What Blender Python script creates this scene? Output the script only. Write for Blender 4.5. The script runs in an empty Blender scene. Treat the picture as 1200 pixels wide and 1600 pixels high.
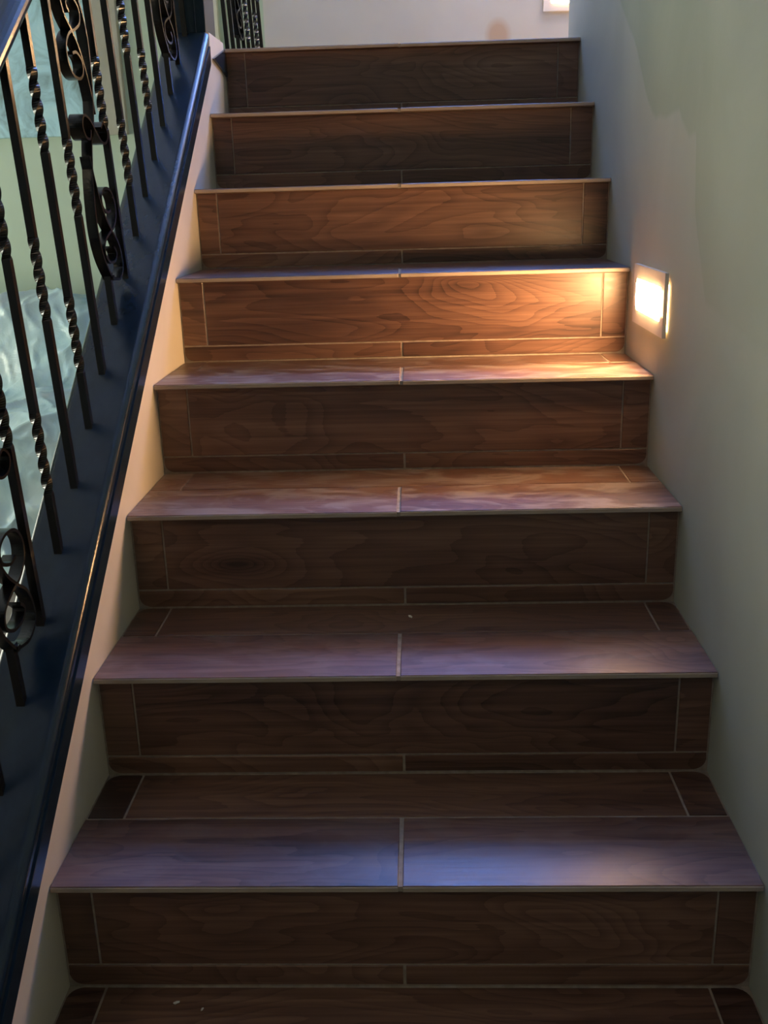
import bpy, bmesh, math, random
from mathutils import Vector, Matrix, noise

# ---------------------------------------------------------------- camera, light, exposure
scene = bpy.context.scene
COL = scene.collection
G, R, W = 0.26446, 0.185, 0.98124          # going, rise, stair width
cam_d = bpy.data.cameras.new('camera')
cam = bpy.data.objects.new('camera', cam_d); COL.objects.link(cam)
cam_d.sensor_fit = 'VERTICAL'; cam_d.sensor_height = 24.0; cam_d.lens = 1561.62 / 1600 * 24.0
cam_d.clip_start = 0.02
pa, pb, pc = 1.26197989, 0.03895207, -0.02838722
cam.matrix_world = (Matrix.Translation((0.5248588, -1.14600851, 0.90459496))
                    @ Matrix.Rotation(pb, 4, 'Z') @ Matrix.Rotation(pa, 4, 'X') @ Matrix.Rotation(pc, 4, 'Y'))
# Rz(yaw) Rx(pitch) Ry(roll) as fitted
def _R():
    ca, sa, cb, sb, cc, sc = math.cos(pa), math.sin(pa), math.cos(pb), math.sin(pb), math.cos(pc), math.sin(pc)
    Rx = Matrix(((1,0,0),(0,ca,-sa),(0,sa,ca))); Rz = Matrix(((cb,-sb,0),(sb,cb,0),(0,0,1))); Ry = Matrix(((cc,-sc,0),(sc,cc,0),(0,0,1)))
    return Rz @ Rx @ Ry
cam.matrix_world = Matrix.Translation((0.5248588, -1.14600851, 0.90459496)) @ _R().to_4x4()
scene.camera = cam

world = bpy.data.worlds.new('world'); scene.world = world; world.use_nodes = True
world.node_tree.nodes['Background'].inputs[0].default_value = (0.45, 0.6, 0.8, 1)
world.node_tree.nodes['Background'].inputs[1].default_value = 0.3

scene.view_settings.view_transform = 'Standard'
scene.view_settings.look = 'None'
scene.view_settings.gamma = 1.0
scene.view_settings.use_curve_mapping = False
scene.view_settings.exposure = 0.60

STEP_LIGHT = (1.0, 0.56, 0.23); STEP_POWER = 165.0      # warm diffuser of the step lights
LAND_WIN = (0.11, 0.31, 1.0);  LAND_POWER = 27.0         # blue dusk daylight in the landing window
ROOM_WIN = (1.0, 1.0, 0.82);  ROOM_POWER = 5.6         # daylight in the living room window

# ---------------------------------------------------------------- materials
def nd(nt, typ, **kw):
    n = nt.nodes.new(typ)
    for k, v in kw.items():
        if k in ('inp',):
            for i, x in v.items(): n.inputs[i].default_value = x
        else: setattr(n, k, v)
    return n
def new_mat(name):
    m = bpy.data.materials.new(name); m.use_nodes = True
    nt = m.node_tree; b = nt.nodes['Principled BSDF']
    return m, nt, b
def ramp(nt, stops):
    r = nt.nodes.new('ShaderNodeValToRGB')
    e = r.color_ramp.elements
    while len(e) < len(stops): e.new(0.5)
    for i, (p, c) in enumerate(stops):
        e[i].position = p; e[i].color = (c[0], c[1], c[2], 1)
    return r
def math_n(nt, op, a=None, b=None):
    n = nt.nodes.new('ShaderNodeMath'); n.operation = op
    for i, x in enumerate((a, b)):
        if x is None: continue
        if isinstance(x, (int, float)): n.inputs[i].default_value = x
        else: nt.links.new(x, n.inputs[i])
    return n.outputs[0]

def wood_tile_mat():
    m, nt, b = new_mat('wood_look_tile')
    L = nt.links
    tc = nd(nt, 'ShaderNodeTexCoord'); oi = nd(nt, 'ShaderNodeObjectInfo')
    sep = nd(nt, 'ShaderNodeSeparateXYZ'); L.new(tc.outputs['Object'], sep.inputs[0])
    yz = math_n(nt, 'ADD', sep.outputs[1], sep.outputs[2])
    off = math_n(nt, 'MULTIPLY', oi.outputs['Random'], 37.0)
    def coords(sx, sy):
        cmb = nd(nt, 'ShaderNodeCombineXYZ')
        L.new(math_n(nt, 'MULTIPLY', sep.outputs[0], sx), cmb.inputs[0])
        L.new(math_n(nt, 'MULTIPLY', yz, sy), cmb.inputs[1])
        L.new(off, cmb.inputs[2])
        return cmb.outputs[0]
    n1 = nd(nt, 'ShaderNodeTexNoise', inp={'Scale': 1.0, 'Detail': 8.0, 'Roughness': 0.66, 'Distortion': 0.25})
    L.new(coords(2.4, 105.0), n1.inputs['Vector'])
    n2 = nd(nt, 'ShaderNodeTexNoise', inp={'Scale': 1.0, 'Detail': 2.0, 'Roughness': 0.45, 'Distortion': 0.6})
    L.new(coords(1.9, 7.5), n2.inputs['Vector'])
    # knots: a few tiles carry one; the growth rings close around it
    def attr(nm): return nd(nt, 'ShaderNodeAttribute', attribute_type='OBJECT', attribute_name=nm).outputs['Fac']
    kx = math_n(nt, 'DIVIDE', math_n(nt, 'SUBTRACT', sep.outputs[0], attr('knot_along')), 0.085)
    ky = math_n(nt, 'DIVIDE', math_n(nt, 'SUBTRACT', yz, attr('knot_across')), 0.026)
    kd = math_n(nt, 'ADD', math_n(nt, 'MULTIPLY', kx, kx), math_n(nt, 'MULTIPLY', ky, ky))
    kg = math_n(nt, 'MULTIPLY', math_n(nt, 'DIVIDE', 1.0, math_n(nt, 'ADD', kd, 1.0)), attr('knot'))
    field = math_n(nt, 'ADD', n2.outputs[0], math_n(nt, 'MULTIPLY', kg, 0.45))
    rings = math_n(nt, 'POWER', math_n(nt, 'FRACT', math_n(nt, 'MULTIPLY', math_n(nt, 'ADD', field, math_n(nt, 'MULTIPLY', n1.outputs[0], 0.02)), 17.0)), 2.5)
    rings = math_n(nt, 'MULTIPLY', math_n(nt, 'SUBTRACT', 0.3, rings), 0.12)
    n3 = nd(nt, 'ShaderNodeTexNoise', inp={'Scale': 1.0, 'Detail': 3.0, 'Roughness': 0.5})
    L.new(coords(1.3, 11.0), n3.inputs['Vector'])
    fac = math_n(nt, 'ADD', math_n(nt, 'ADD', math_n(nt, 'MULTIPLY', n1.outputs[0], 0.56), rings),
                 math_n(nt, 'MULTIPLY', n3.outputs[0], 0.46))
    fac = math_n(nt, 'ADD', fac, math_n(nt, 'MULTIPLY', math_n(nt, 'SUBTRACT', oi.outputs['Random'], 0.5), 0.15))
    fac = math_n(nt, 'ADD', fac, math_n(nt, 'SUBTRACT', attr('tone'), math_n(nt, 'MULTIPLY', math_n(nt, 'POWER', kg, 3.0), 0.22)))
    r = ramp(nt, [(0.30, (0.043, 0.0215, 0.0175)), (0.44, (0.102, 0.0505, 0.037)), (0.58, (0.162, 0.084, 0.058)), (0.74, (0.25, 0.142, 0.099))])
    L.new(fac, r.inputs[0])
    # dried plaster dust wiped over some of the treads
    at = nd(nt, 'ShaderNodeAttribute', attribute_type='OBJECT', attribute_name='dust')
    nz = nd(nt, 'ShaderNodeTexNoise', inp={'Scale': 1.0, 'Detail': 4.0, 'Roughness': 0.55, 'Distortion': 1.6})
    L.new(coords(7.0, 16.0), nz.inputs['Vector'])
    dr = ramp(nt, [(0.47, (0, 0, 0)), (0.62, (1, 1, 1))]); L.new(nz.outputs[0], dr.inputs[0])
    dm = math_n(nt, 'MULTIPLY', dr.outputs[0], at.outputs['Fac'])
    mix = nd(nt, 'ShaderNodeMix', data_type='RGBA'); L.new(dm, mix.inputs[0])
    L.new(r.outputs[0], mix.inputs[6]); mix.inputs[7].default_value = (0.33, 0.27, 0.235, 1)
    L.new(mix.outputs[2], b.inputs['Base Color'])
    rr = ramp(nt, [(0.3, (0.30,)*3), (0.7, (0.42,)*3)]); L.new(n1.outputs[0], rr.inputs[0])
    L.new(rr.outputs[0], b.inputs['Roughness'])
    b.inputs['IOR'].default_value = 1.5
    bp = nd(nt, 'ShaderNodeBump', inp={'Strength': 0.16, 'Distance': 0.002}); L.new(n1.outputs[0], bp.inputs['Height'])
    L.new(bp.outputs[0], b.inputs['Normal'])
    return m

def noise_mat(name, c0, c1, scale, rough=0.6, bump=0.1, detail=5.0, dist=0.0, spec=0.5, bscale=None, stretch=(1, 1, 1)):
    m, nt, b = new_mat(name); L = nt.links
    tc = nd(nt, 'ShaderNodeTexCoord'); mp = nd(nt, 'ShaderNodeMapping'); mp.inputs['Scale'].default_value = stretch
    L.new(tc.outputs['Object'], mp.inputs[0])
    n = nd(nt, 'ShaderNodeTexNoise', inp={'Scale': scale, 'Detail': detail, 'Roughness': 0.55, 'Distortion': dist})
    L.new(mp.outputs[0], n.inputs['Vector'])
    r = ramp(nt, [(0.35, c0), (0.65, c1)]); L.new(n.outputs[0], r.inputs[0]); L.new(r.outputs[0], b.inputs['Base Color'])
    b.inputs['Roughness'].default_value = rough
    b.inputs['Specular IOR Level'].default_value = spec
    if bump:
        n2 = nd(nt, 'ShaderNodeTexNoise', inp={'Scale': bscale or scale * 8, 'Detail': 4.0})
        L.new(mp.outputs[0], n2.inputs['Vector'])
        bp = nd(nt, 'ShaderNodeBump', inp={'Strength': bump, 'Distance': 0.004}); L.new(n2.outputs[0], bp.inputs['Height'])
        L.new(bp.outputs[0], b.inputs['Normal'])
    return m

def emit_mat(name, color, power):
    m, nt, b = new_mat(name)
    n = nd(nt, 'ShaderNodeTexNoise', inp={'Scale': 3.0})
    r = ramp(nt, [(0.0, tuple(0.95*c for c in color)), (1.0, color)])
    nt.links.new(n.outputs[0], r.inputs[0]); nt.links.new(r.outputs[0], b.inputs['Emission Color'])
    b.inputs['Base Color'].default_value = (0.8, 0.8, 0.8, 1)
    b.inputs['Emission Strength'].default_value = power
    return m

def two_tone_plaster():
    """hand-trowelled sage plaster: olive above a ragged edge, greyer below it"""
    m, nt, b = new_mat('sage_plaster'); L = nt.links
    tc = nd(nt, 'ShaderNodeTexCoord'); sep = nd(nt, 'ShaderNodeSeparateXYZ'); L.new(tc.outputs['Object'], sep.inputs[0])
    n = nd(nt, 'ShaderNodeTexNoise', inp={'Scale': 2.2, 'Detail': 5.0, 'Distortion': 0.8}); L.new(tc.outputs['Object'], n.inputs['Vector'])
    nb = nd(nt, 'ShaderNodeTexNoise', inp={'Scale': 5.0, 'Detail': 3.0, 'Distortion': 1.0}); L.new(tc.outputs['Object'], nb.inputs['Vector'])
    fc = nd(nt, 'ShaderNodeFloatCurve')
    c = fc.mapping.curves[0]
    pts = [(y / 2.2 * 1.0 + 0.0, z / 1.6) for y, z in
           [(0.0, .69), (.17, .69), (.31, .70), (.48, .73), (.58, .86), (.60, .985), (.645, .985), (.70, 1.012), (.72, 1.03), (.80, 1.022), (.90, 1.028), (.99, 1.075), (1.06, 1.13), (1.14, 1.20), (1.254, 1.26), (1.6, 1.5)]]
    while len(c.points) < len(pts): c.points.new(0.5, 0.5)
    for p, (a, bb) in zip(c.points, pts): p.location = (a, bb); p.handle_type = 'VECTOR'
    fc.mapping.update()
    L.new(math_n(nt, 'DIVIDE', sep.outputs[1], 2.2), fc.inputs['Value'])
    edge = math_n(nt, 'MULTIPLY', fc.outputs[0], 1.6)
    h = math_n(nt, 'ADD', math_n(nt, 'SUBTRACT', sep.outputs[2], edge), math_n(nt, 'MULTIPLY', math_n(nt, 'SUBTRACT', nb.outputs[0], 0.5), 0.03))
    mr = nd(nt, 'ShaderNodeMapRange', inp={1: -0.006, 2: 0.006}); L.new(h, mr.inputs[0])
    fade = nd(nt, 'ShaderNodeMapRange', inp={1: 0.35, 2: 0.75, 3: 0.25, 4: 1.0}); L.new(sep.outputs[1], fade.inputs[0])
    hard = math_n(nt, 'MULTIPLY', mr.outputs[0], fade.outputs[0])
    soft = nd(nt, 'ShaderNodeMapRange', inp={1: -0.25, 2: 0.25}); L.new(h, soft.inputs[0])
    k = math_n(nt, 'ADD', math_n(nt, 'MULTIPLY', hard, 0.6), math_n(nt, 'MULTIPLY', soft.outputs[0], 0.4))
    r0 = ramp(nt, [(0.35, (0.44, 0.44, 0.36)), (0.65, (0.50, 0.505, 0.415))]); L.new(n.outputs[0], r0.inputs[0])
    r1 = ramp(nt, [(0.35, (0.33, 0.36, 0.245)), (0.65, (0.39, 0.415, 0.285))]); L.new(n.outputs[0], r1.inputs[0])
    mix = nd(nt, 'ShaderNodeMix', data_type='RGBA'); L.new(k, mix.inputs[0]); L.new(r0.outputs[0], mix.inputs[6]); L.new(r1.outputs[0], mix.inputs[7])  # greyer tone below the ragged edge, olive above
    L.new(mix.outputs[2], b.inputs['Base Color']); b.inputs['Roughness'].default_value = 0.72; b.inputs['Specular IOR Level'].default_value = 0.3
    n2 = nd(nt, 'ShaderNodeTexNoise', inp={'Scale': 25.0, 'Detail': 4.0}); L.new(tc.outputs['Object'], n2.inputs['Vector'])
    bp = nd(nt, 'ShaderNodeBump', inp={'Strength': 0.12, 'Distance': 0.004}); L.new(n2.outputs[0], bp.inputs['Height']); L.new(bp.outputs[0], b.inputs['Normal'])
    return m
M_TILE = wood_tile_mat()
M_GROUT = noise_mat('grout', (0.27, 0.225, 0.19), (0.38, 0.32, 0.275), 60, 0.9, 0.2)
M_EDGE = noise_mat('tile_body_edge', (0.30, 0.24, 0.195), (0.42, 0.345, 0.285), 40, 0.5, 0.1, stretch=(0.2, 1, 1))
M_WALL = two_tone_plaster()
M_CREAM = noise_mat('cream_plaster', (0.56, 0.50, 0.42), (0.63, 0.57, 0.485), 3.0, 0.7, 0.08, dist=0.6, bscale=40)
M_LAND = noise_mat('landing_plaster', (0.52, 0.50, 0.43), (0.58, 0.56, 0.48), 2.0, 0.7, 0.05)
def orange_patch_mat():
    """landing plaster with one small soft orange-brown patch low on the wall"""
    m = noise_mat('landing_plaster_orange_patch', (0.52, 0.50, 0.43), (0.58, 0.56, 0.48), 2.0, 0.7, 0.0)
    nt = m.node_tree; L = nt.links; b = nt.nodes['Principled BSDF']
    src = b.inputs['Base Color'].links[0].from_socket
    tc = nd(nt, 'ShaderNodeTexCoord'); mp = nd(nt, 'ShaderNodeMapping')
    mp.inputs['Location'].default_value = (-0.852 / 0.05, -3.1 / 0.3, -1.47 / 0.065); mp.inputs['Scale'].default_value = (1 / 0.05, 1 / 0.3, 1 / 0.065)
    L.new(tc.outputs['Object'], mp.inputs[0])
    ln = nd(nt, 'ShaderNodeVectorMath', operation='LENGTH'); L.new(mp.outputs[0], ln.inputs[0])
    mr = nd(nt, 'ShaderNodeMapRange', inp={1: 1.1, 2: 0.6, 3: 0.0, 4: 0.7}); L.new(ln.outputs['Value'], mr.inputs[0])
    mix = nd(nt, 'ShaderNodeMix', data_type='RGBA'); L.new(mr.outputs[0], mix.inputs[0]); L.new(src, mix.inputs[6]); mix.inputs[7].default_value = (0.44, 0.27, 0.14, 1)  # blends a soft orange-brown ellipse into the plaster colour
    L.new(mix.outputs[2], b.inputs['Base Color'])
    return m
M_PATCH = orange_patch_mat()
M_ROOMW = noise_mat('green_wall_paint', (0.37, 0.455, 0.355), (0.41, 0.495, 0.395), 1.5, 0.8, 0.04)
M_CEIL = noise_mat('ceiling_paint', (0.70, 0.74, 0.80), (0.76, 0.79, 0.84), 2.0, 0.8, 0.03)
M_FLOOR = noise_mat('room_floor', (0.16, 0.13, 0.11), (0.22, 0.18, 0.15), 3.0, 0.4, 0.05)
M_CAP = noise_mat('dark_stained_wood', (0.005, 0.016, 0.030), (0.010, 0.022, 0.038), 6.0, 0.24, 0.04, stretch=(6, 0.6, 6), spec=0.42)
M_IRON = noise_mat('black_iron', (0.003, 0.003, 0.0035), (0.007, 0.006, 0.006), 30, 0.24, 0.05, spec=0.45)
M_PLATE = noise_mat('white_plastic', (0.62, 0.60, 0.56), (0.68, 0.66, 0.62), 10, 0.35, 0.0)
M_STEPL = emit_mat('warm_diffuser', STEP_LIGHT, STEP_POWER)
M_GAP = emit_mat('warm_gap_glow', STEP_LIGHT, 14.0)
M_LANDW = emit_mat('landing_window_glass', LAND_WIN, LAND_POWER)
M_ROOMG = emit_mat('room_window_glass', ROOM_WIN, ROOM_POWER)
M_FRAME = noise_mat('window_frame_paint', (0.6, 0.6, 0.58), (0.68, 0.68, 0.66), 5, 0.5, 0.0)
M_CRUMB = noise_mat('white_crumb', (0.6, 0.58, 0.54), (0.75, 0.72, 0.68), 50, 0.9, 0.0)
M_BEIGE = noise_mat('beige_canvas', (0.30, 0.29, 0.235), (0.36, 0.345, 0.285), 4, 0.8, 0.05)

def plastic_mat():
    m, nt, b = new_mat('plastic_sheet_film'); L = nt.links
    tc = nd(nt, 'ShaderNodeTexCoord')
    n = nd(nt, 'ShaderNodeTexNoise', inp={'Scale': 2.5, 'Detail': 4.0, 'Distortion': 1.2}); L.new(tc.outputs['Object'], n.inputs['Vector'])
    r = ramp(nt, [(0.32, (0.26, 0.40, 0.45)), (0.5, (0.38, 0.53, 0.56)), (0.7, (0.48, 0.58, 0.58))]); L.new(n.outputs[0], r.inputs[0])
    L.new(r.outputs[0], b.inputs['Base Color']); b.inputs['Roughness'].default_value = 0.28
    n2 = nd(nt, 'ShaderNodeTexNoise', inp={'Scale': 7.0, 'Detail': 5.0, 'Distortion': 2.0}); L.new(tc.outputs['Object'], n2.inputs['Vector'])
    bp = nd(nt, 'ShaderNodeBump', inp={'Strength': 0.25, 'Distance': 0.03}); L.new(n2.outputs[0], bp.inputs['Height']); L.new(bp.outputs[0], b.inputs['Normal'])
    return m
M_PLASTIC = plastic_mat()
def painting_mat():
    m, nt, b = new_mat('abstract_blue_canvas'); L = nt.links
    tc = nd(nt, 'ShaderNodeTexCoord')
    n = nd(nt, 'ShaderNodeTexNoise', inp={'Scale': 5.5, 'Detail': 6.0, 'Roughness': 0.62, 'Distortion': 1.2}); L.new(tc.outputs['Object'], n.inputs['Vector'])
    r = ramp(nt, [(0.30, (0.12, 0.17, 0.15)), (0.40, (0.24, 0.38, 0.42)), (0.55, (0.36, 0.58, 0.64)), (0.68, (0.42, 0.62, 0.66)), (0.8, (0.42, 0.42, 0.26))])
    L.new(n.outputs[0], r.inputs[0]); L.new(r.outputs[0], b.inputs['Base Color']); b.inputs['Roughness'].default_value = 0.6
    return m
M_PAINT = painting_mat()

# ---------------------------------------------------------------- helpers
def link(name, me, parent=None, mat=None, loc=(0, 0, 0)):
    o = bpy.data.objects.new(name, me); COL.objects.link(o); o.location = loc
    if parent: o.parent = parent
    if mat and me and not me.materials: me.materials.append(mat)
    return o
def finish(bm, name, smooth=False):
    bmesh.ops.recalc_face_normals(bm, faces=bm.faces)
    me = bpy.data.meshes.new(name); bm.to_mesh(me); bm.free()
    if smooth:
        for p in me.polygons: p.use_smooth = True
    return me
def bm_box(bm, x0, x1, y0, y1, z0, z1):
    v = [bm.verts.new((x, y, z)) for z in (z0, z1) for y in (y0, y1) for x in (x0, x1)]
    for f in ((0, 2, 3, 1), (4, 5, 7, 6), (0, 1, 5, 4), (2, 6, 7, 3), (0, 4, 6, 2), (1, 3, 7, 5)):
        bm.faces.new([v[i] for i in f])
def box_me(name, x0, x1, y0, y1, z0, z1, bevel=0.0, seg=1):
    bm = bmesh.new(); bm_box(bm, x0, x1, y0, y1, z0, z1)
    if bevel: bmesh.ops.bevel(bm, geom=bm.edges[:], offset=bevel, segments=seg, affect='EDGES', profile=0.5)
    return finish(bm, name)
def prism_me(name, poly, axis, d0, d1, bevel=0.0, seg=1):
    """poly of 2-D points extruded along axis ('x': poly=(y,z); 'y': poly=(x,z); 'z': poly=(x,y))"""
    bm = bmesh.new()
    def P(a, b, d): return {'x': (d, a, b), 'y': (a, d, b), 'z': (a, b, d)}[axis]
    A = [bm.verts.new(P(a, b, d0)) for a, b in poly]; B = [bm.verts.new(P(a, b, d1)) for a, b in poly]
    n = len(poly)
    bm.faces.new(A); bm.faces.new(B)
    for i in range(n): bm.faces.new((A[i], A[(i+1) % n], B[(i+1) % n], B[i]))
    if bevel: bmesh.ops.bevel(bm, geom=bm.edges[:], offset=bevel, segments=seg, affect='EDGES', profile=0.5)
    return finish(bm, name)
def thing(name, label, cat, loc=(0, 0, 0), group=None):
    o = bpy.data.objects.new(name, None); COL.objects.link(o); o.location = loc
    o.empty_display_size = 0.1
    o['label'] = label; o['category'] = cat
    if group: o['group'] = group
    return o
def tag(o, label, cat, group=None):
    o['label'] = label; o['category'] = cat
    if group: o['group'] = group
    return o
def struct(name, me, mat, loc=(0, 0, 0)):
    o = link(name, me, None, mat, loc); o['kind'] = 'structure'; return o
def part(name, me, mat, parent, loc=(0, 0, 0)):
    return link(name, me, parent, mat, loc)

# ---------------------------------------------------------------- the setting
GZ = -4 * R                       # ground level: -0.74
CZ = 3.75                         # ceiling
LZ = 7 * R                        # landing level
FY = 3.10                         # far wall of the landing
RY = 4.20                         # back wall of the living room
struct('floor', box_me('floor', -4.2, W, -4.0, RY, GZ - 0.1, GZ), M_FLOOR)
struct('ceiling', box_me('ceiling', -4.2, 2.3, -4.0, RY, CZ, CZ + 0.1), M_CEIL)
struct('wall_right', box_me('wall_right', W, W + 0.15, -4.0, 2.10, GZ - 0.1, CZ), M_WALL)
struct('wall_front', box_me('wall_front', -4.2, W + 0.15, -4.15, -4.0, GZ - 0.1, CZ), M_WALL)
struct('wall_back', box_me('wall_back', -4.2, -0.05, RY, RY + 0.15, GZ - 0.1, CZ), M_ROOMW)
struct('wall_side', box_me('wall_side', 2.2, 2.3, 2.10, FY, LZ - 0.2, CZ), M_LAND)
struct('wall_return', box_me('wall_return', W + 0.15, 2.3, 2.0, 2.10, LZ - 0.2, CZ), M_LAND)
# far landing wall with a window opening high up
WX0, WX1, WZ0, WZ1 = 0.35, 1.40, 2.50, 3.55
bm = bmesh.new()
FX0 = -0.052
bm_box(bm, FX0, WX0, FY, FY + 0.12, GZ, CZ); bm_box(bm, WX1, 2.3, FY, FY + 0.12, GZ, CZ)
bm_box(bm, WX0, WX1, FY, FY + 0.12, GZ, WZ0); bm_box(bm, WX0, WX1, FY, FY + 0.12, WZ1, CZ)
bm_box(bm, FX0, FX0 + 0.1, FY + 0.12, RY, GZ, CZ)
struct('wall_far', finish(bm, 'wall_far'), M_PATCH)
def window(n, axis, a0, a1, z0, z1, d, glass, sgn):
    """frame with two mullions in an opening; the panes are lit by the sky outside"""
    fr = bpy.data.objects.new('window_%d' % n, None); COL.objects.link(fr); fr['kind'] = 'structure'
    def b(x0, x1, zz0, zz1, t0, t1):
        return box_me('frame', x0, x1, t0, t1, zz0, zz1) if axis == 'y' else box_me('frame', t0, t1, x0, x1, zz0, zz1)
    f = 0.04; am = (a0 + a1) / 2
    T0, T1 = sorted((d + sgn * 0.02, d + sgn * 0.07))
    for q in ((a0, a0 + f, z0, z1), (a1 - f, a1, z0, z1), (a0 + f, a1 - f, z0, z0 + f), (a0 + f, a1 - f, z1 - f, z1), (am - f/2, am + f/2, z0 + f, z1 - f)):
        part('window_frame', b(*q, T0, T1), M_FRAME, fr)
    P0, P1 = sorted((d + sgn * 0.04, d + sgn * 0.05))
    for q in ((a0 + f, am - f/2), (am + f/2, a1 - f)):
        part('pane', b(q[0], q[1], z0 + f, z1 - f, P0, P1), glass, fr)
window(1, 'y', WX0, WX1, WZ0, WZ1, FY, M_LANDW, 1)
# living room outer wall with a broad window
LX = -4.2
AY0, AY1, AZ0, AZ1 = 1.0, 3.9, -0.4, 1.7
bm = bmesh.new()
bm_box(bm, LX - 0.15, LX, -4.15, AY0, GZ, CZ); bm_box(bm, LX - 0.15, LX, AY1, RY + 0.15, GZ, CZ)
bm_box(bm, LX - 0.15, LX, AY0, AY1, GZ, AZ0); bm_box(bm, LX - 0.15, LX, AY0, AY1, AZ1, CZ)
struct('wall_outer', finish(bm, 'wall_outer'), M_ROOMW)
window(2, 'x', AY0, AY1, AZ0, AZ1, LX, M_ROOMG, -1)
# landing floor slab
struct('floor_landing', box_me('floor_landing', -0.12, 2.2, 7*G + 0.35, FY, LZ - 0.2, LZ - 0.002), M_FLOOR)

# stringer half wall on the left of the stairs
S, CA = 0.7195, 0.1185            # cap slope, cap top height at y = 0
def wall_top(y): return 0.052 + S * y
y0, y1 = -1.15, 1.66
bm = bmesh.new()
def wedge(x0, x1, ya, za, yb, zb):
    v = [bm.verts.new(p) for x in (x0, x1) for p in ((x, ya, GZ), (x, yb, GZ), (x, yb, zb), (x, ya, za))]
    for f in ((0, 1, 2, 3), (7, 6, 5, 4), (0, 4, 5, 1), (1, 5, 6, 2), (2, 6, 7, 3), (3, 7, 4, 0)): bm.faces.new([v[q] for q in f])
N = 8
for q in range(N):
    ya = y0 + (y1 - y0) * q / N; yb = y0 + (y1 - y0) * (q + 1) / N
    wedge(-0.105, 0.0, ya, wall_top(ya), yb, wall_top(yb))
wedge(-0.105, 0.0, y1, 1.31, 1.86, 1.31)
wedge(-0.105, 0.0, 1.86, LZ - 0.002, 2.2, LZ - 0.002)
bmesh.ops.remove_doubles(bm, verts=bm.verts, dist=1e-5)
struct('wall_left', finish(bm, 'wall_left'), M_CREAM)

# ---------------------------------------------------------------- staircase
stairs = thing('staircase', 'straight flight of stairs clad in dark wood-look tiles with grey grout between plaster walls', 'staircase')
rnd = random.Random(4)
TH = 0.010
def rounded(poly_rect, corner, r, n=5):
    """rectangle (a0,a1,b0,b1) with one corner rounded: corner in 'll','lr','ul','ur'"""
    a0, a1, b0, b1 = poly_rect
    pts = []
    for key, (cx, cy), st in (('ll', (a0, b0), 180), ('lr', (a1, b0), 270), ('ur', (a1, b1), 0), ('ul', (a0, b1), 90)):
        if key == corner:
            ox = cx + (r if key[1] == 'l' else -r); oy = cy + (r if key[0] == 'l' else -r)
            for i in range(n + 1):
                t = math.radians(st + 90 * i / n); pts.append((ox + r * math.cos(t), oy + r * math.sin(t)))
        else: pts.append((cx, cy))
    return pts
JL = {0: .051, 1: .057, 2: .058, 3: .062, 4: .056, 5: .050, 6: .052, 7: .056}
JR = {0: .926, 1: .927, 2: .928, 3: .926, 4: .926, 5: .920, 6: .924, 7: .922}
TL = {0: .060, 1: .061, 2: .062, 3: .052}
TR = {0: .920, 1: .927, 2: .923, 3: .925}
NJ = {0: .488, 1: .485, 2: .485, 3: .490}
DUST = {0: .10, 1: .18, 2: .65, 3: .75}
def tile(me, loc, parent, dust=0.0, name='tile'):
    o = part(name, me, M_TILE, parent, loc); o['dust'] = dust; o['tone'] = 0.0; o['knot'] = 0.0; o['knot_along'] = 0.0; o['knot_across'] = 0.0
    return o
EX = 0.0035
KNOT = {2: (1.0, -.305, -.022), 4: (.75, .13, .05), 0: (.6, -.28, .03), 5: (.4, .2, -.03)}
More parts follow.
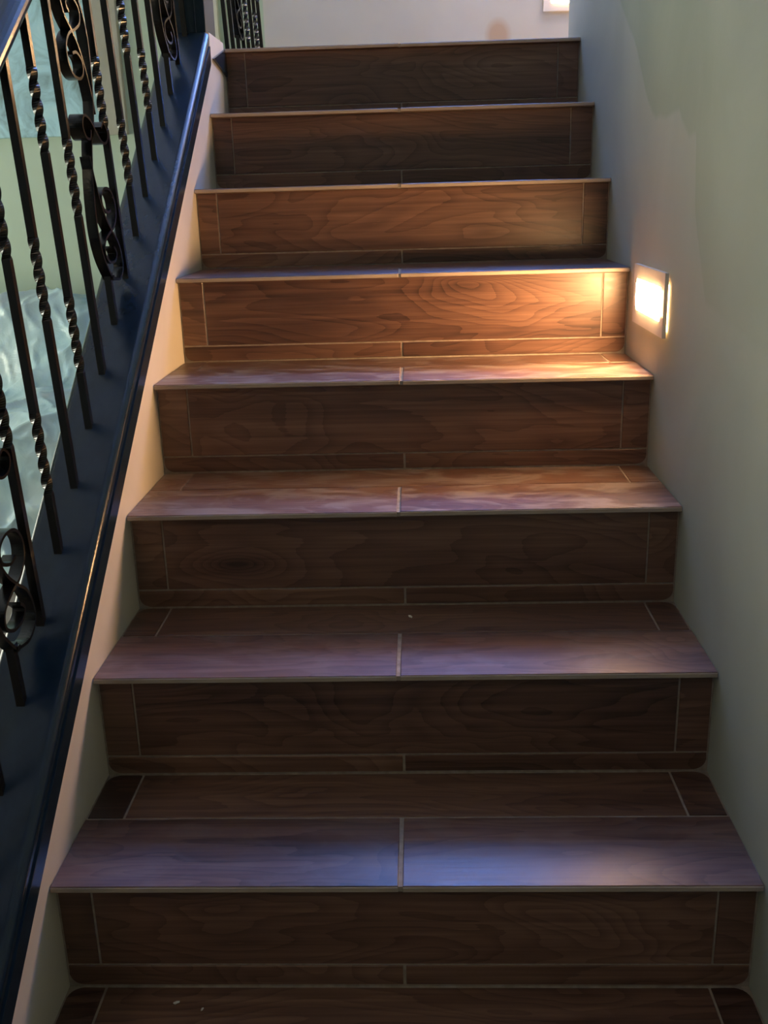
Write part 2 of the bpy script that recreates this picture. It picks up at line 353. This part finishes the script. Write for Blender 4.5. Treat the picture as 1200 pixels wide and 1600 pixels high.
for k in range(-3, 8):
    yb, zb = k * G, k * R
    zlow = (k - 1) * R
    ydeep = yb + G + 0.06 if k < 7 else yb + 0.35
    # mortar body: L-shaped block of this step, recessed behind the tiles
    body = part('step', prism_me('step', [(yb + 0.0205, zlow - 0.05), (ydeep, zlow - 0.05), (ydeep, zb - 0.002), (yb + 0.0205, zb - 0.002)], 'x', 0.0005, W - 0.0005), M_GROUT, stairs)
    # riser
    jl, jr = JL.get(k, .055), JR.get(k, .925); g = 0.0016
    yf = yb + 0.018
    zs = zlow + 0.0355 + rnd.uniform(-.002, .002); zt = zb - TH - 0.001
    def rt(x0, x1, z0, z1, corner=None):
        cx, cz = (x0 + x1) / 2, (z0 + z1) / 2
        rect = (x0 - cx, x1 - cx, z0 - cz, z1 - cz)
        poly = rounded(rect, corner, 0.018) if corner else [(rect[0], rect[2]), (rect[1], rect[2]), (rect[1], rect[3]), (rect[0], rect[3])]
        me = prism_me('riser_tile', poly, 'y', -0.002 * 0, TH, 0.0008)
        return tile(me, (cx, yf + rnd.uniform(0, .0008), cz), body)
    rt(EX, jl - g, zs + g, zt); main = rt(jl + g, jr - g, zs + g, zt)
    if k in KNOT: main['knot'], main['knot_along'], main['knot_across'] = KNOT[k]
    rt(jr + g, W - EX, zs + g, zt)
    cj = .491 + rnd.uniform(-.004, .003)
    rt(EX, cj - .0022, zlow + .0025, zs - g, 'll'); rt(cj + .0022, W - EX, zlow + .0025, zs - g, 'lr')
    # tread
    rj = yb + .161
    nj = NJ.get(k, .486)
    for x0, x1 in ((EX * .4, nj - .003), (nj + .003, W - EX * .4)):
        cx = (x0 + x1) / 2; h = (x1 - x0) / 2
        me = box_me('nosing_tile', -h, h, 0.0015, rj - .0018 - yb, -TH, 0.0, 0.0012, 2)
        t = tile(me, (cx, yb, zb + rnd.uniform(-.0006, .0006)), body, DUST.get(k, .2) if k >= 0 else .1)
        ed = part('nosing_edge', box_me('nosing_edge', -h, h, 0.0, 0.004, -0.0092, -0.0012, 0.001), M_EDGE, t)
        ed['label'] = 'pale bare edge of the front tread tile'
    gf = part('joint_grout', box_me('joint_grout', nj - .0032, nj + .0032, yb + .0022, rj - .001, zb - TH + .0005, zb - .0016), M_GROUT, body)
    if k < 7:
        yk = yb + G + .018 - .002
        tl, tr = TL.get(k, .056), TR.get(k, .924)
        for x0, x1, cor in ((EX, tl - .0018, 'ul'), (tl + .0018, tr - .0018, None), (tr + .0018, W - EX, 'ur')):
            cx, cy = (x0 + x1) / 2, (rj + .0018 + yk) / 2; h = (x1 - x0) / 2; d = (yk - rj - .0018) / 2
            poly = rounded((-h, h, -d, d), cor, .02) if cor else [(-h, -d), (h, -d), (h, d), (-h, d)]
            me = prism_me('tread_tile', poly, 'z', -TH, 0.0, .0008)
            tt = tile(me, (cx, cy, zb - rnd.uniform(0, .0006)), body, DUST.get(k, .2) * .7 if k >= 2 else 0.0)
            if cor and k <= 0: tt['tone'] = -.13

sk = part('skirting_tile', prism_me('skirting_tile', [(1.68, 1.250), (1.866, 1.2955), (1.866, 1.225)], 'x', 0.0002, 0.006), M_CAP, stairs)
sk['label'] = 'small dark wedge of skirting below the post'
# ---------------------------------------------------------------- stair railing
rail = thing('stair_railing', 'black wrought iron stair railing with twisted bars and scrolls on dark wooden cap', 'railing')
CY0, CY1 = -1.15, 1.655
def along_slope(profile, ya, yb_, base, slope, name, parent, mat, smooth=False):
    """profile: (x, height above base line) swept along the slope"""
    bm = bmesh.new()
    A = [bm.verts.new((x, ya, base + slope * ya + h)) for x, h in profile]
    B = [bm.verts.new((x, yb_, base + slope * yb_ + h)) for x, h in profile]
    n = len(profile); bm.faces.new(A); bm.faces.new(B)
    for i in range(n): bm.faces.new((A[i], A[(i+1) % n], B[(i+1) % n], B[i]))
    me = finish(bm, name, smooth)
    if smooth:
        me.shade_flat() if False else None
    return part(name, me, mat, parent)
def arc(cx, cy, r, a0, a1, n, ry=None):
    ry = ry or r
    return [(cx + r * math.cos(math.radians(a0 + (a1 - a0) * i / n)), cy + ry * math.sin(math.radians(a0 + (a1 - a0) * i / n))) for i in range(n + 1)]
# cap: flat board below, bead groove, rounded board above (heights relative to cap top)
half = [(0.0012, -0.077), (0.0024, -0.036), (0.0022, -0.033), (-0.0015, -0.0325), (-0.0025, -0.030), (0.0002, -0.0275), (0.0012, -0.018)] + arc(-0.012, -0.014, 0.0135, 5, 90, 8, 0.014)
other = [(-0.112 - x, h) for x, h in reversed(half)]
prof = half + other
along_slope(prof, CY0, CY1, CA, S, 'base_cap', rail, M_CAP)['label'] = 'dark stained wooden cap'

LEAN, XB, P0, PS = -0.042, -0.059, 0.135, 0.108
def bar_me(name, twists, length, half=0.0062, ext=0.03, turns=1.25):
    """square iron bar from -ext to length with twisted stretches; leaning as the railing does"""
    zs = [-ext]
    for a, b in twists:
        zs += [a + (b - a) * i / 36 for i in range(37)]
    zs.append(length)
    bm = bmesh.new(); prev = None; ang = 0
    for z in zs:
        ang = 0
        for a, b in twists:
            if z >= b: ang += turns * 2 * math.pi
            elif z > a: ang += turns * 2 * math.pi * (z - a) / (b - a)
        ring = []
        for i in range(4):
            t = ang + math.pi / 4 + i * math.pi / 2
            ring.append(bm.verts.new((LEAN * z + half * 1.414 * math.cos(t), half * 1.414 * math.sin(t), z)))
        if prev:
            for i in range(4): bm.faces.new((prev[i], prev[(i+1) % 4], ring[(i+1) % 4], ring[i]))
        else: bm.faces.new(ring[::-1])
        prev = ring
    bm.faces.new(prev)
    return finish(bm, name)
def smooth_path(pts, n=6):
    out = []
    for i in range(len(pts) - 1):
        p0 = pts[max(i-1, 0)]; p1 = pts[i]; p2 = pts[i+1]; p3 = pts[min(i+2, len(pts)-1)]
        for j in range(n):
            t = j / n
            out.append(tuple(0.5 * ((2*b) + (-a + c) * t + (2*a - 5*b + 4*c - d) * t*t + (-a + 3*b - 3*c + d) * t**3)
                             for a, b, c, d in zip(p0, p1, p2, p3)))
    out.append(pts[-1]); return out
def ribbon_me(name, pts, width=0.019, thick=0.005, dx=0.0):
    """flat bar bent along (y, z) points, standing on edge across the railing"""
    P = smooth_path(pts); bm = bmesh.new(); prev = None
    for i, (y, z) in enumerate(P):
        a = P[max(i-1, 0)]; b = P[min(i+1, len(P)-1)]
        t = Vector((b[0]-a[0], b[1]-a[1])); t.normalize(); nrm = Vector((-t.y, t.x)) * thick / 2
        xc = LEAN * z + dx
        ring = [bm.verts.new((xc + sx * width / 2, y + sn * nrm.x, z + sn * nrm.y)) for sx, sn in ((-1, -1), (1, -1), (1, 1), (-1, 1))]
        if prev:
            for j in range(4): bm.faces.new((prev[j], prev[(j+1) % 4], ring[(j+1) % 4], ring[j]))
        else: bm.faces.new(ring[::-1])
        prev = ring
    bm.faces.new(prev)
    me = finish(bm, name)
    return me
BL = 0.69
ME_ODD = bar_me('baluster', [(0.275, 0.405)], BL)
ME_EVEN = bar_me('baluster', [(0.095, 0.225), (0.455, 0.585)], BL)
ME_PLAIN = bar_me('baluster', [], BL)
CZM = 0.338
def flip(pts): return [(0.012 - y, 2 * CZM - z) for y, z in pts]
outer = [(0.006, .080), (-.012, .095), (-.036, .125), (-.048, .166), (-.043, .217), (-.028, .272), (-.006, .325), (.006, CZM)]
outer = outer + flip(outer)[::-1][1:]
inner = [(-.030, .300), (-.022, .262), (-.008, .225), (.012, .192), (.040, .167), (.066, .148), (.080, .120), (.076, .094), (.046, .078), (.010, .082)]
curl = [(.052, .206), (.030, .202), (.006, .212), (.006, .232), (.030, .245), (.064, .242), (.083, .222), (.080, .195), (.055, .174), (.018, .163), (-.014, .148), (-.020, .126), (.002, .112), (.034, .113), (.050, .126), (.038, .138)]
knot = [(-.022, .345), (-.032, .330), (-.055, .332), (-.066, .350), (-.050, .368), (-.018, .362), (.010, .342), (.040, .326), (.068, .330), (.078, .348), (.060, .362), (.042, .352)]
ME_STUB = bar_me('stub', [], 0.088)
def stub_top():
    bm = bmesh.new()
    z0, z1 = 2 * CZM - .088, BL
    v = []
    for z in (z0, z1):
        v.append([bm.verts.new((LEAN * z + a * .0062, .012 + b * .0062, z)) for a, b in ((-1, -1), (1, -1), (1, 1), (-1, 1))])
    bm.faces.new(v[0]); bm.faces.new(v[1])
    for i in range(4): bm.faces.new((v[0][i], v[0][(i+1) % 4], v[1][(i+1) % 4], v[1][i]))
    return finish(bm, 'stub')
ME_STUBT = stub_top()
def collar(z, y):
    bm = bmesh.new(); bm_box(bm, LEAN*z - .0105, LEAN*z + .0105, y - .009, y + .009, z - .008, z + .008)
    bmesh.ops.bevel(bm, geom=bm.edges[:], offset=.004, segments=2, affect='EDGES')
    return finish(bm, 'collar')
ME_COL = collar(.084, .004); ME_COL2 = collar(2*CZM - .084, .008)
SCROLL = [('scroll_bar', ribbon_me('scroll_bar', outer)), ('inner_scroll', ribbon_me('inner_scroll', inner)), ('inner_scroll', ribbon_me('inner_scroll', flip(inner))),
          ('curl', ribbon_me('curl', curl, .0185)), ('curl', ribbon_me('curl', flip(curl), .0185)), ('knot', ribbon_me('knot', knot, .026, .0045, .003)),
          ('stub', ME_STUB), ('stub', ME_STUBT), ('collar', ME_COL), ('collar', ME_COL2)]
def scroll_baluster(parent, loc):
    first = part('scroll_baluster', SCROLL[0][1], M_IRON, parent, loc)
    for nm, me in SCROLL[1:]: part(nm, me, M_IRON, first)
    return first
for i in range(-10, 15):
    y = P0 + PS * i; loc = (XB, y, CA + S * y)
    if y < CY0 + 0.05 or y > 1.65: continue
    if i % 6 == 0: scroll_baluster(rail, loc)
    elif i >= 13: part('baluster', ME_PLAIN, M_IRON, rail, loc)
    else: part('baluster', ME_ODD if i % 2 else ME_EVEN, M_IRON, rail, loc)
# handrail
HX = XB + LEAN * 0.69 - 0.002
hp = arc(0, 0.028, 0.030, -20, 200, 14, 0.026) + [(-0.024, 0.010), (-0.018, 0.0), (0.018, 0.0), (0.024, 0.010)]
along_slope([(HX + x, h) for x, h in hp], CY0, 1.69, CA + 0.675, S, 'handrail', rail, M_CAP)['label'] = 'dark polished wooden handrail'
# newel post at the top
post = part('newel_post', box_me('newel_post', -0.095, -0.008, 1.664, 1.80, 1.308, 2.62, 0.004, 2), M_CAP, rail)
part('groove_moulding', box_me('groove_moulding', -0.033, -0.008, 1.660, 1.666, 1.309, 2.60, 0.001), M_CAP, post)
post['label'] = 'square dark wooden post at the top'
part('post_cap', box_me('post_cap', -0.108, 0.006, 1.652, 1.812, 2.62, 2.66, 0.008, 2), M_CAP, post)

# ---------------------------------------------------------------- landing railing
lr = thing('landing_railing', 'black iron railing with a scroll on the upper landing beyond the post', 'railing', (0, 0, LZ))
kinds = 'eoseoeoe'
kinds = ['odd', 'odd', 'scroll', 'odd', 'even', 'odd', 'even', 'odd']
for j, kd in enumerate(kinds):
    loc = (-0.052 - LEAN*0.1, 2.215 + 0.113 * j, 0.03)
    if kd == 'scroll': scroll_baluster(lr, loc)
    else: part('baluster', ME_ODD if kd == 'odd' else ME_EVEN, M_IRON, lr, loc)
part('bottom_rail', box_me('bottom_rail', -0.075, -0.025, 2.15, FY - 0.002, -0.003, 0.034, 0.003), M_CAP, lr)
part('handrail', box_me('handrail', -0.105, -0.047, 2.15, FY - 0.002, 0.705, 0.755, 0.012, 3), M_CAP, lr)

# ---------------------------------------------------------------- step lights
def step_light(label, loc, rotz):
    t = thing('step_light', label, 'light', loc, 'recessed step lights'); t.rotation_euler = (0, 0, rotz)
    # local frame: plate in x-z plane, facing -y
    hw, hh, aw, ah = 0.132, 0.0585, 0.103, 0.031
    bm = bmesh.new()
    for q in ((-hw, -aw, -hh, hh), (aw, hw, -hh, hh), (-aw, aw, ah, hh), (-aw, aw, -hh, -ah)):
        bm_box(bm, q[0], q[1], -0.010, -0.0025 if q[0] < 0 or q[1] < hw else -0.003, q[2], q[3])
    bmesh.ops.remove_doubles(bm, verts=bm.verts, dist=1e-5)
    part('faceplate', finish(bm, 'faceplate'), M_PLATE, t)
    bm = bmesh.new(); bm_box(bm, -aw, aw, -0.0130, -0.004, -ah, ah)
    front = [v for v in bm.verts if v.co.y < -0.01]
    for v in front: v.co.x *= 0.93; v.co.z *= 0.80
    bmesh.ops.bevel(bm, geom=[e for e in bm.edges if any(v in front for v in e.verts)], offset=0.002, segments=2, affect='EDGES')
    gp = part('glow_gap', box_me('glow_gap', -hw + .02, hw - .004, -0.0028, 0.0, -hh + .012, hh - .022), M_GAP, t)
    gp['label'] = 'thin lit gap behind the plate'
    part('diffuser', finish(bm, 'diffuser'), M_STEPL, t)
    return t
step_light('glowing warm step light with white plate low on the right wall beside the fourth riser', (W - 0.0005, 0.842, 0.695), -math.pi / 2)
step_light('glowing step light on the far wall of the landing at the top', (1.155, FY - 0.0005, 1.607), 0)

# unseen fill lamps added to brighten the far wall and risers: one over the landing, one in the living room behind the camera
def fill_lamp(label, loc, power):
    cl = thing('fill_lamp', label, 'lamp', loc)
    bm = bmesh.new(); bmesh.ops.create_cone(bm, cap_ends=True, segments=32, radius1=0.15, radius2=0.17, depth=0.04, matrix=Matrix.Translation((0, 0, -0.02)))
    part('lamp_base', finish(bm, 'lamp_base'), M_PLATE, cl)
    bm = bmesh.new(); bmesh.ops.create_uvsphere(bm, u_segments=32, v_segments=12, radius=0.14)
    bmesh.ops.scale(bm, vec=(1, 1, 0.45), verts=bm.verts); bmesh.ops.translate(bm, vec=(0, 0, -0.05), verts=bm.verts)
    part('lamp_shade', finish(bm, 'lamp_shade', True), emit_mat('fill_lamp_glow', (1.0, 0.78, 0.55), power), cl)
fill_lamp('added round fill lamp over the wide right end of the landing', (1.75, 2.55, CZ), 140.0)
fill_lamp('added round fill lamp over the foot of the stairs', (-0.9, -2.8, CZ), 32.0)

# ---------------------------------------------------------------- living room below
pt = thing('painting', 'large pale blue abstract painting with a beige side band on the green wall', 'painting', (-1.5, RY - 0.001, 1.22))
part('canvas', box_me('canvas', -1.1, 0.465, -0.035, 0.0, 0.0, 1.3, 0.003), M_PAINT, pt)
o = part('side_panel', box_me('side_panel', 0.468, 0.585, -0.035, 0.0, 0.0, 1.3, 0.003), M_BEIGE, pt); o['label'] = 'beige grey band'
struct('trim_1', box_me('trim_1', -0.60, -0.42, RY - 0.04, RY, GZ, CZ), M_LAND)

def sheet():
    nx = 230
    bm = bmesh.new(); rows = []
    prof = [(2.90, GZ + 0.004), (3.02, -0.55), (3.10, -0.12), (3.20, 0.0), (3.42, 0.02), (3.62, 0.03), (3.74, 0.16), (3.86, 0.40), (4.02, 0.43), (4.15, 0.40)]
    P = smooth_path(prof, 26)
    n = len(P)
    for j, (y, z) in enumerate(P):
        row = []
        for i in range(nx + 1):
            x = -2.9 + 2.65 * i / nx
            q = Vector((x * 2.0, y * 2.2, z * 2.2))
            f = noise.fractal(q * 0.8, 1.0, 2.0, 2) * 0.05
            rdg = (1 - abs(noise.noise(Vector((x * 3.1 + y * 2.3, y * 1.6 - z * 1.2, 2.7))))) ** 6 * 0.05
            rdg2 = (1 - abs(noise.noise(Vector((x * 2.2 - y * 3.0, z * 2.0, 9.1))))) ** 8 * 0.05
            rdg3 = (1 - abs(noise.noise(Vector((x * 7.0 + z * 4.0, y * 5.0 - x * 3.0, 4.4 + z * 5))))) ** 9 * 0.013
            rdg4 = (1 - abs(noise.noise(Vector((x * 11.0 - y * 7.0, y * 8.0 + z * 9.0, 1.3))))) ** 10 * 0.004
            edge = min(1, j / 10)
            dz = (f * .8 + rdg * .7 + rdg2 * .6 + rdg3 + rdg4) * edge
            row.append(bm.verts.new((x, y - dz * 0.6, max(GZ + 0.003, z + dz))))
        rows.append(row)
    for j in range(len(rows) - 1):
        for i in range(nx): bm.faces.new((rows[j][i], rows[j][i+1], rows[j+1][i+1], rows[j+1][i]))
    # side and rear skirts down to the floor
    def skirt(line):
        low = [bm.verts.new((v.co.x, v.co.y, GZ + 0.003)) for v in line]
        for a in range(len(line) - 1): bm.faces.new((line[a], line[a+1], low[a+1], low[a]))
    skirt([r[0] for r in rows]); skirt([r[-1] for r in rows]); skirt(rows[-1])
    return finish(bm, 'plastic_dust_sheet', True)
sh = link('plastic_dust_sheet', sheet(), None, M_PLASTIC)
tag(sh, 'crumpled translucent plastic dust sheet covering furniture below the painting', 'dust sheet')

# crumbs of plaster lying on the treads
def crumb(x, k, yrel, s, label, rot, mat=M_CRUMB):
    bm = bmesh.new(); bmesh.ops.create_icosphere(bm, subdivisions=1, radius=s)
    r2 = random.Random(int(x * 1000))
    for v in bm.verts: v.co *= r2.uniform(.7, 1.2)
    bmesh.ops.scale(bm, vec=(1.6, 0.7, 0.5), verts=bm.verts)
    zmin = min(v.co.z for v in bm.verts)
    for v in bm.verts: v.co.z -= zmin
    o = link('plaster_crumb', finish(bm, 'plaster_crumb'), None, mat, (x, k * G + yrel, k * R + 0.0002)); o.rotation_euler.z = rot
    tag(o, label, 'debris', 'plaster crumbs on the treads')
crumb(0.502, 1, 0.225, 0.004, 'white sliver of plaster on the tread two above the bottom edge of the photo', 2.2)
crumb(0.165, -1, 0.25, 0.0035, 'white plaster crumb on the lowest visible tread', 0.4)
crumb(0.205, -1, 0.238, 0.0025, 'smaller plaster crumb right of the white one on the lowest visible tread', 1.2)
